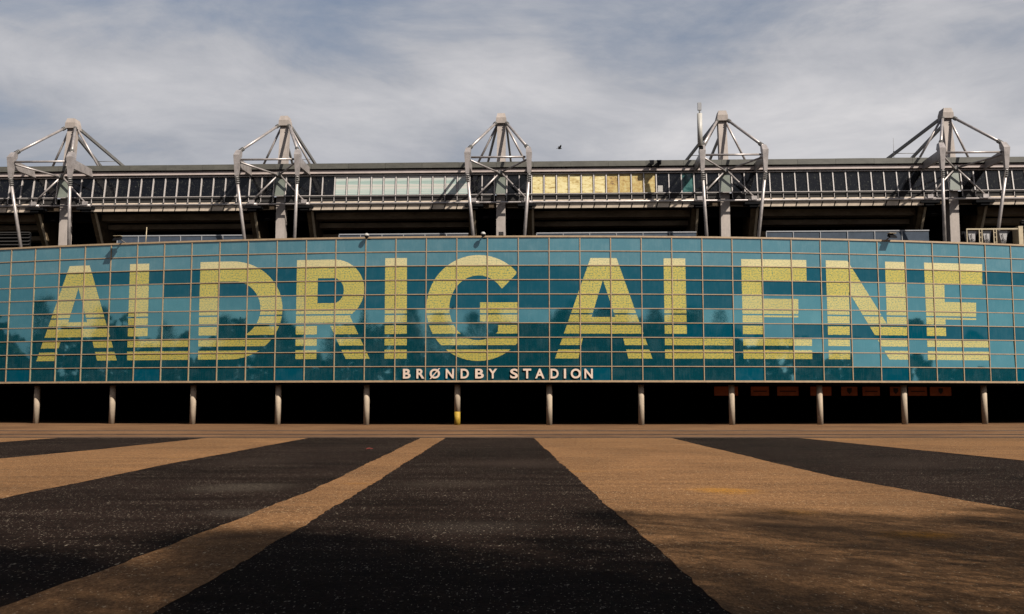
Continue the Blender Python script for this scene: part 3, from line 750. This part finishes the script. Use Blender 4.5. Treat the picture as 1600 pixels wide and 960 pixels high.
# cooling plant on the right
ac = at_stand('cooling_plant', 36.45, -3.2, 12.55, 'cream framed rooftop cooling plant with three V shaped coils', 'cooling unit')
W = 4.3
B('base_frame', (0, W, -.5, .6, .95, 1.1), M['cream'], ac)
B('top_rail', (0, W - .35, -.52, -.42, 2.36, 2.46), M['cream'], ac)
for x in (.0, .95, 1.15, 2.05, 2.25): B('frame_post', (x, x + .06, -.52, -.44, 1.1, 2.355), M['cream'], ac)
for x in (.95, 2.05):
    for z in (1.35, 1.75, 2.1): B('rung', (x + .065, x + .195, -.50, -.45, z, z + .05), M['cream'], ac)
B('end_cabinet', (W - .34, W, -.55, .6, 1.1, 2.62), M['cream'], ac)
B('backing', (.02, W - .36, .45, .58, 1.1, 2.4), M['black'], ac)
for k, x in enumerate((.52, 1.66, 2.9)):
    bm = nb(); hexa(bm, [(x - .12, -.30, 1.12), (x + .12, -.30, 1.12), (x + .12, .40, 1.12), (x - .12, .40, 1.12)], [(x - .34, -.30, 2.30), (x + .34, -.30, 2.30), (x + .34, .40, 2.30), (x - .34, .40, 2.30)])
    c = mk('coil', bm, M['coil'], ac)
    for dx in (-.11, 0, .11): T('pipe', (x + dx, -.36, 1.12), (x + dx, -.36, 1.55), .025, M['black'], c, n=6)
    T('pipe', (x - .15, -.36, 1.62), (x + .12, -.36, 1.62), .022, M['black'], c, n=6)
    T('pipe', (x - .04, -.36, 1.62), (x - .10, -.36, 2.05), .022, M['black'], c, n=6)
# louvre screens at both ends
def louvre(x, y, w, label):
    o = at_stand('louvre_screen', x, y, 12.4, label, 'louvre screen', 'dark louvre screens on the roof')
    B('backing', (0, w, .2, .3, 0, 3.3), M['black'], o)
    for k in range(10):
        
        bm = nb(); z = .5 + k * .29; hexa(bm, [(0, -.06, z), (w, -.06, z), (w, .16, z + .12), (0, .16, z + .12)], [(0, -.06, z + .03), (w, -.06, z + .03), (w, .16, z + .15), (0, .16, z + .15)]); mk('slat', bm, M['sill'], o)
    B('top_rail', (0, w, -.1, .19, 3.27, 3.36), M['sill'], o)
louvre(-46.5, -.9, 7.0, 'dark louvre screen behind the left end of the glass, below the leftmost pylon')
louvre(41.0, -3.0, 6.0, 'dark louvre screen at the right end beside the cream cooling plant')

# banners in the undercroft
bn = [(25.15, 1.75, 0, 'blank dull red banner just right of a column, leftmost of the banners'),
      (26.35, 1.35, 1, 'narrow red banner with one dark line, second banner from the left'),
      (27.35, 1.6, 1, 'wider red banner with one dark line, third banner from the left'),
      (28.55, 1.6, 0, 'blank dull red banner beside the third column from the right'),
      (29.6, 1.25, 2, 'red banner with a dark emblem, leftmost of the three emblem banners'),
      (30.42, 1.35, 1, 'red banner with a dark line, right of the leftmost emblem banner'),
      (31.35, .9, 2, 'narrow red banner with an emblem, half behind the second column from the right'),
      (32.2, 1.5, 1, 'red banner with a dark line, between the last two emblem banners'),
      (33.1, 1.75, 2, 'red banner with a dark emblem, rightmost of all the banners')]
for c, w, kd, lb in bn:
    p = onarc(c, -3.1); o = empty('hanging_banner', (p.x, p.y, HB - .27), theta(c))
    tag(o, lb, 'banner', 'dull red banners hanging under the right end')
    B('cloth', (-w / 2, w / 2, -.02, .02, -.72, -.07), M['banner'], o)
    B('top_bar', (-w / 2, w / 2, -.03, .03, -.068, -.0), M['black'], o)
    if kd == 1: B('print', (-w / 2 + .18, w / 2 - .18, -.026, -.021, -.44, -.36), M['banner_print'], o)
    if kd == 2:
        bm = nb(); vs = [bm.verts.new(q) for q in ((-.19, -.025, -.16), (.19, -.025, -.16), (.19, -.025, -.42), (.0, -.025, -.62), (-.19, -.025, -.42))]; bm.faces.new(vs); mk('print', bm, M['banner_print'], o)

# bird in the air, wings raised
bird = empty('bird', (2.95, 60.0, 17.25), rad(20)); bird.scale = (.62, .62, .62); tag(bird, 'small dark bird flying in the sky right of the middle pylon', 'bird')
bm = nb(); tube(bm, (-.22, 0, -.02), (-.02, 0, 0), .02, .065, 10); tube(bm, (-.02, 0, 0), (.14, 0, .02), .065, .05, 10); tube(bm, (.14, 0, .02), (.27, 0, .035), .045, .012, 10); mk('body', bm, M['bird'], bird)
for s, tip in ((-1, (.02, -.42, .28)), (1, (.12, .40, .34))):
    bm = nb(); hexa(bm, [(-.09, .03 * s, .0), (.09, .03 * s, .0), (.11, .22 * s, .17), (-.10, .22 * s, .17)], [(-.09, .03 * s, .02), (.09, .03 * s, .02), (.11, .22 * s, .185), (-.10, .22 * s, .185)])
    hexa(bm, [(-.10, .22 * s, .17), (.11, .22 * s, .17), tip, (tip[0] - .06, tip[1], tip[2])], [(-.10, .22 * s, .185), (.11, .22 * s, .185), (tip[0], tip[1], tip[2] + .01), (tip[0] - .06, tip[1], tip[2] + .01)]); mk('wing', bm, M['bird'], bird)
bm = nb(); hexa(bm, [(-.36, -.06, -.03), (-.2, -.02, -.02), (-.2, .02, -.02), (-.36, .06, -.03)], [(-.36, -.06, -.02), (-.2, -.02, -.0), (-.2, .02, -.0), (-.36, .06, -.02)]); mk('tail', bm, M['bird'], bird)

# small litter on the plaza
lit = empty('red_scrap', (-5.0, 34.9, .004)); lit.scale = (.8, .8, .45); tag(lit, 'small crumpled red scrap lying on the dark asphalt by the thin stripe', 'litter')
bm = nb(); vs = [bm.verts.new(q) for q in ((-.16, -.05, 0), (.02, -.08, .05), (.17, -.02, .01), (.12, .07, .03), (-.03, .05, .08), (-.14, .06, .02))]
for f in ((0, 1, 4), (1, 2, 3), (1, 3, 4), (0, 4, 5)): bm.faces.new([vs[k] for k in f])
r = bmesh.ops.extrude_face_region(bm, geom=bm.faces[:]); bmesh.ops.translate(bm, vec=(0, 0, .012), verts=[e for e in r['geom'] if isinstance(e, bmesh.types.BMVert)]); bmesh.ops.recalc_face_normals(bm, faces=bm.faces); mk('crumple', bm, M['red'], lit)

# ------------------------------------------------------------------ unseen bare trees: mirrored in the glass, near rows added to shade the plaza
def tree_mesh(seed, H, full=1.0):
    """slender bare tree: thin leaning trunk, fine limbs, a cloud of hair-thin twigs"""
    r = random.Random(seed); tb = nb(); cb = nb()
    def rc(z): return .31 * H * max(.0, 1 - z / H) ** .75 * min(1, .35 + 2.2 * z / H)
    q = Vector((0, 0, -.1)); rd = .12; spine = [q]
    for k in range(9):
        e = Vector((r.gauss(0, .1) * k * .3, r.gauss(0, .1) * k * .3, H * .97 * (k + 1) / 9)); tube(tb, q, e, rd, rd * .82, 8, cap=False); q = e; rd *= .82; spine.append(e)
    def at(z):
        f = min(8.999, max(0, z / (H * .97) * 9)); i = int(f); return spine[i].lerp(spine[i + 1], f - i)
    for k in range(int(46 * min(1, full + .2))):
        z = H * (.12 + .82 * r.random()); a = r.uniform(0, 6.283); L = rc(z) * r.uniform(.6, 1.0); p = at(z)
        m = p + Vector((math.cos(a) * L * .5, math.sin(a) * L * .5, L * .22)); e = p + Vector((math.cos(a + .2) * L, math.sin(a + .2) * L, L * .7))
        w = .035 * (1 - z / H) + .012; tube(tb, p, m, w, w * .7, 5, cap=False); tube(tb, m, e, w * .7, w * .2, 5, cap=False)
    for k in range(int(3400 * full)):
        z = H * (.14 + .84 * r.random() ** 1.3); R_ = rc(z) * math.sqrt(r.random()); a = r.uniform(0, 6.283)
        p = at(z) + Vector((math.cos(a) * R_, math.sin(a) * R_, 0)); d = Vector((math.cos(a) * .7 + r.gauss(0, .5), math.sin(a) * .7 + r.gauss(0, .5), .7 + r.gauss(0, .45))).normalized()
        L = r.uniform(.5, 1.5); w = r.uniform(.008, .017); u = d.cross(Vector((r.gauss(0, 1), r.gauss(0, 1), r.gauss(0, 1)))).normalized() * w
        e = p + d * L; m = (p + e) / 2 + Vector((r.gauss(0, .06), r.gauss(0, .06), r.gauss(0, .06))) * L
        v = [cb.verts.new(p + u), cb.verts.new(p - u), cb.verts.new(m - u * .7), cb.verts.new(m + u * .7), cb.verts.new(e)]
        cb.faces.new((v[0], v[1], v[2], v[3])); cb.faces.new((v[3], v[2], v[4]))
    return tb, cb
tm = []
for sd_, H, full in ((3, 15.0, 3.0), (8, 13.5, 3.0), (15, 16.0, 3.0), (21, 15.0, 1.3), (22, 14.0, 1.3), (23, 16.0, 1.3)):
    tb, cb = tree_mesh(sd_, H, full)
    a = bpy.data.meshes.new('trunk'); tb.to_mesh(a); tb.free(); a.materials.append(M['bark'])
    b = bpy.data.meshes.new('crown'); cb.to_mesh(b); cb.free(); b.materials.append(M['twig']); tm.append((a, b))
tr = random.Random(5)
TREES = [(x + tr.uniform(-.8, .8), y + tr.uniform(-.5, .5), tr.uniform(.55, 1.10)) for y, x0 in ((-1.5, 5.2), (-3.4, 2.0), (-5.6, -5.0), (-7.2, -6.0)) for x in [x0 + 2.3 * k for k in range(int((40 - x0) / 2.3))]] + \
        [(x0 + 1.9 * k + tr.uniform(-.7, .7), y + tr.uniform(-.4, .4), tr.uniform(.6, 1.08) - .025 * y) for y, x0 in ((1.2, 9.0), (3.6, 10.4), (6.2, 11.8), (8.8, 13.2)) for k in range(16)] + [  # rows beside the camera, added only for the shade they throw
         (-6, -9, 1.1), (-12, -13, 1), (-19, -10, 1.1), (-27, -14, 1), (-36, -11, 1.1), (-46, -14, 1.05), (-57, -10, 1.1), (-68, -2, 1), (-78, 8, 1.1), (-86, 20, 1), (-90, 32, 1.1), (-93, 44, 1), (-96, 55, 1),
         (60, -24, .9), (74, -22, .8), (90, -14, .8), (105, -6, .7), (118, 8, .7), (128, 22, .75), (136, 36, .7)]
for k, (x, y, s) in enumerate(TREES):
    a, b = tm[k % 3 + (3 if x > 8 and 0 < y < 10 else 0)]
    t = empty('bare_tree', (x, y, 0), tr.uniform(0, 6.28)); s *= tr.uniform(.96, 1.04); t.scale = (s, s, s)
    tag(t, 'leafless grey brown tree out of view, mirrored in the teal glass, near ones added to shade the plaza', 'tree', 'bare trees round the edge of the plaza')
    inst(a, 'trunk', t); inst(b, 'crown', t)
# evergreen belt all round the open side of the plaza, one mass
bm = nb(); r = random.Random(9)
for k in range(15000):
    q = r.random(); ang = rad(-168 + 156 * q)         # from the left round behind the camera to the right
    dist = 118 + 34 * max(0, q - .5) + r.random() * 8
    hmax = (12.5 + 2.2 * math.sin(q * 55) + 1.6 * math.sin(q * 131 + 1) + 1.0 * math.sin(q * 290)) * (1 - .35 * max(0, q - .5))
    z = hmax * (r.random() ** .7)
    s = r.uniform(.6, 1.5); n = Vector((r.gauss(0, 1), r.gauss(0, 1), r.gauss(0, 1))).normalized(); u = n.orthogonal().normalized() * s; v = n.cross(u)
    c = Vector((dist * math.cos(ang), 72 + dist * math.sin(ang), z)); bm.faces.new([bm.verts.new(c + u * math.cos(p) * r.uniform(.6, 1) + v * math.sin(p) * r.uniform(.6, 1)) for p in (0, 1.26, 2.5, 3.8, 5.0)])
tag(mk('evergreen_belt', bm, M['wood_mass']), 'dense dark evergreen belt round the far side of the plaza', 'wood', kind='stuff')
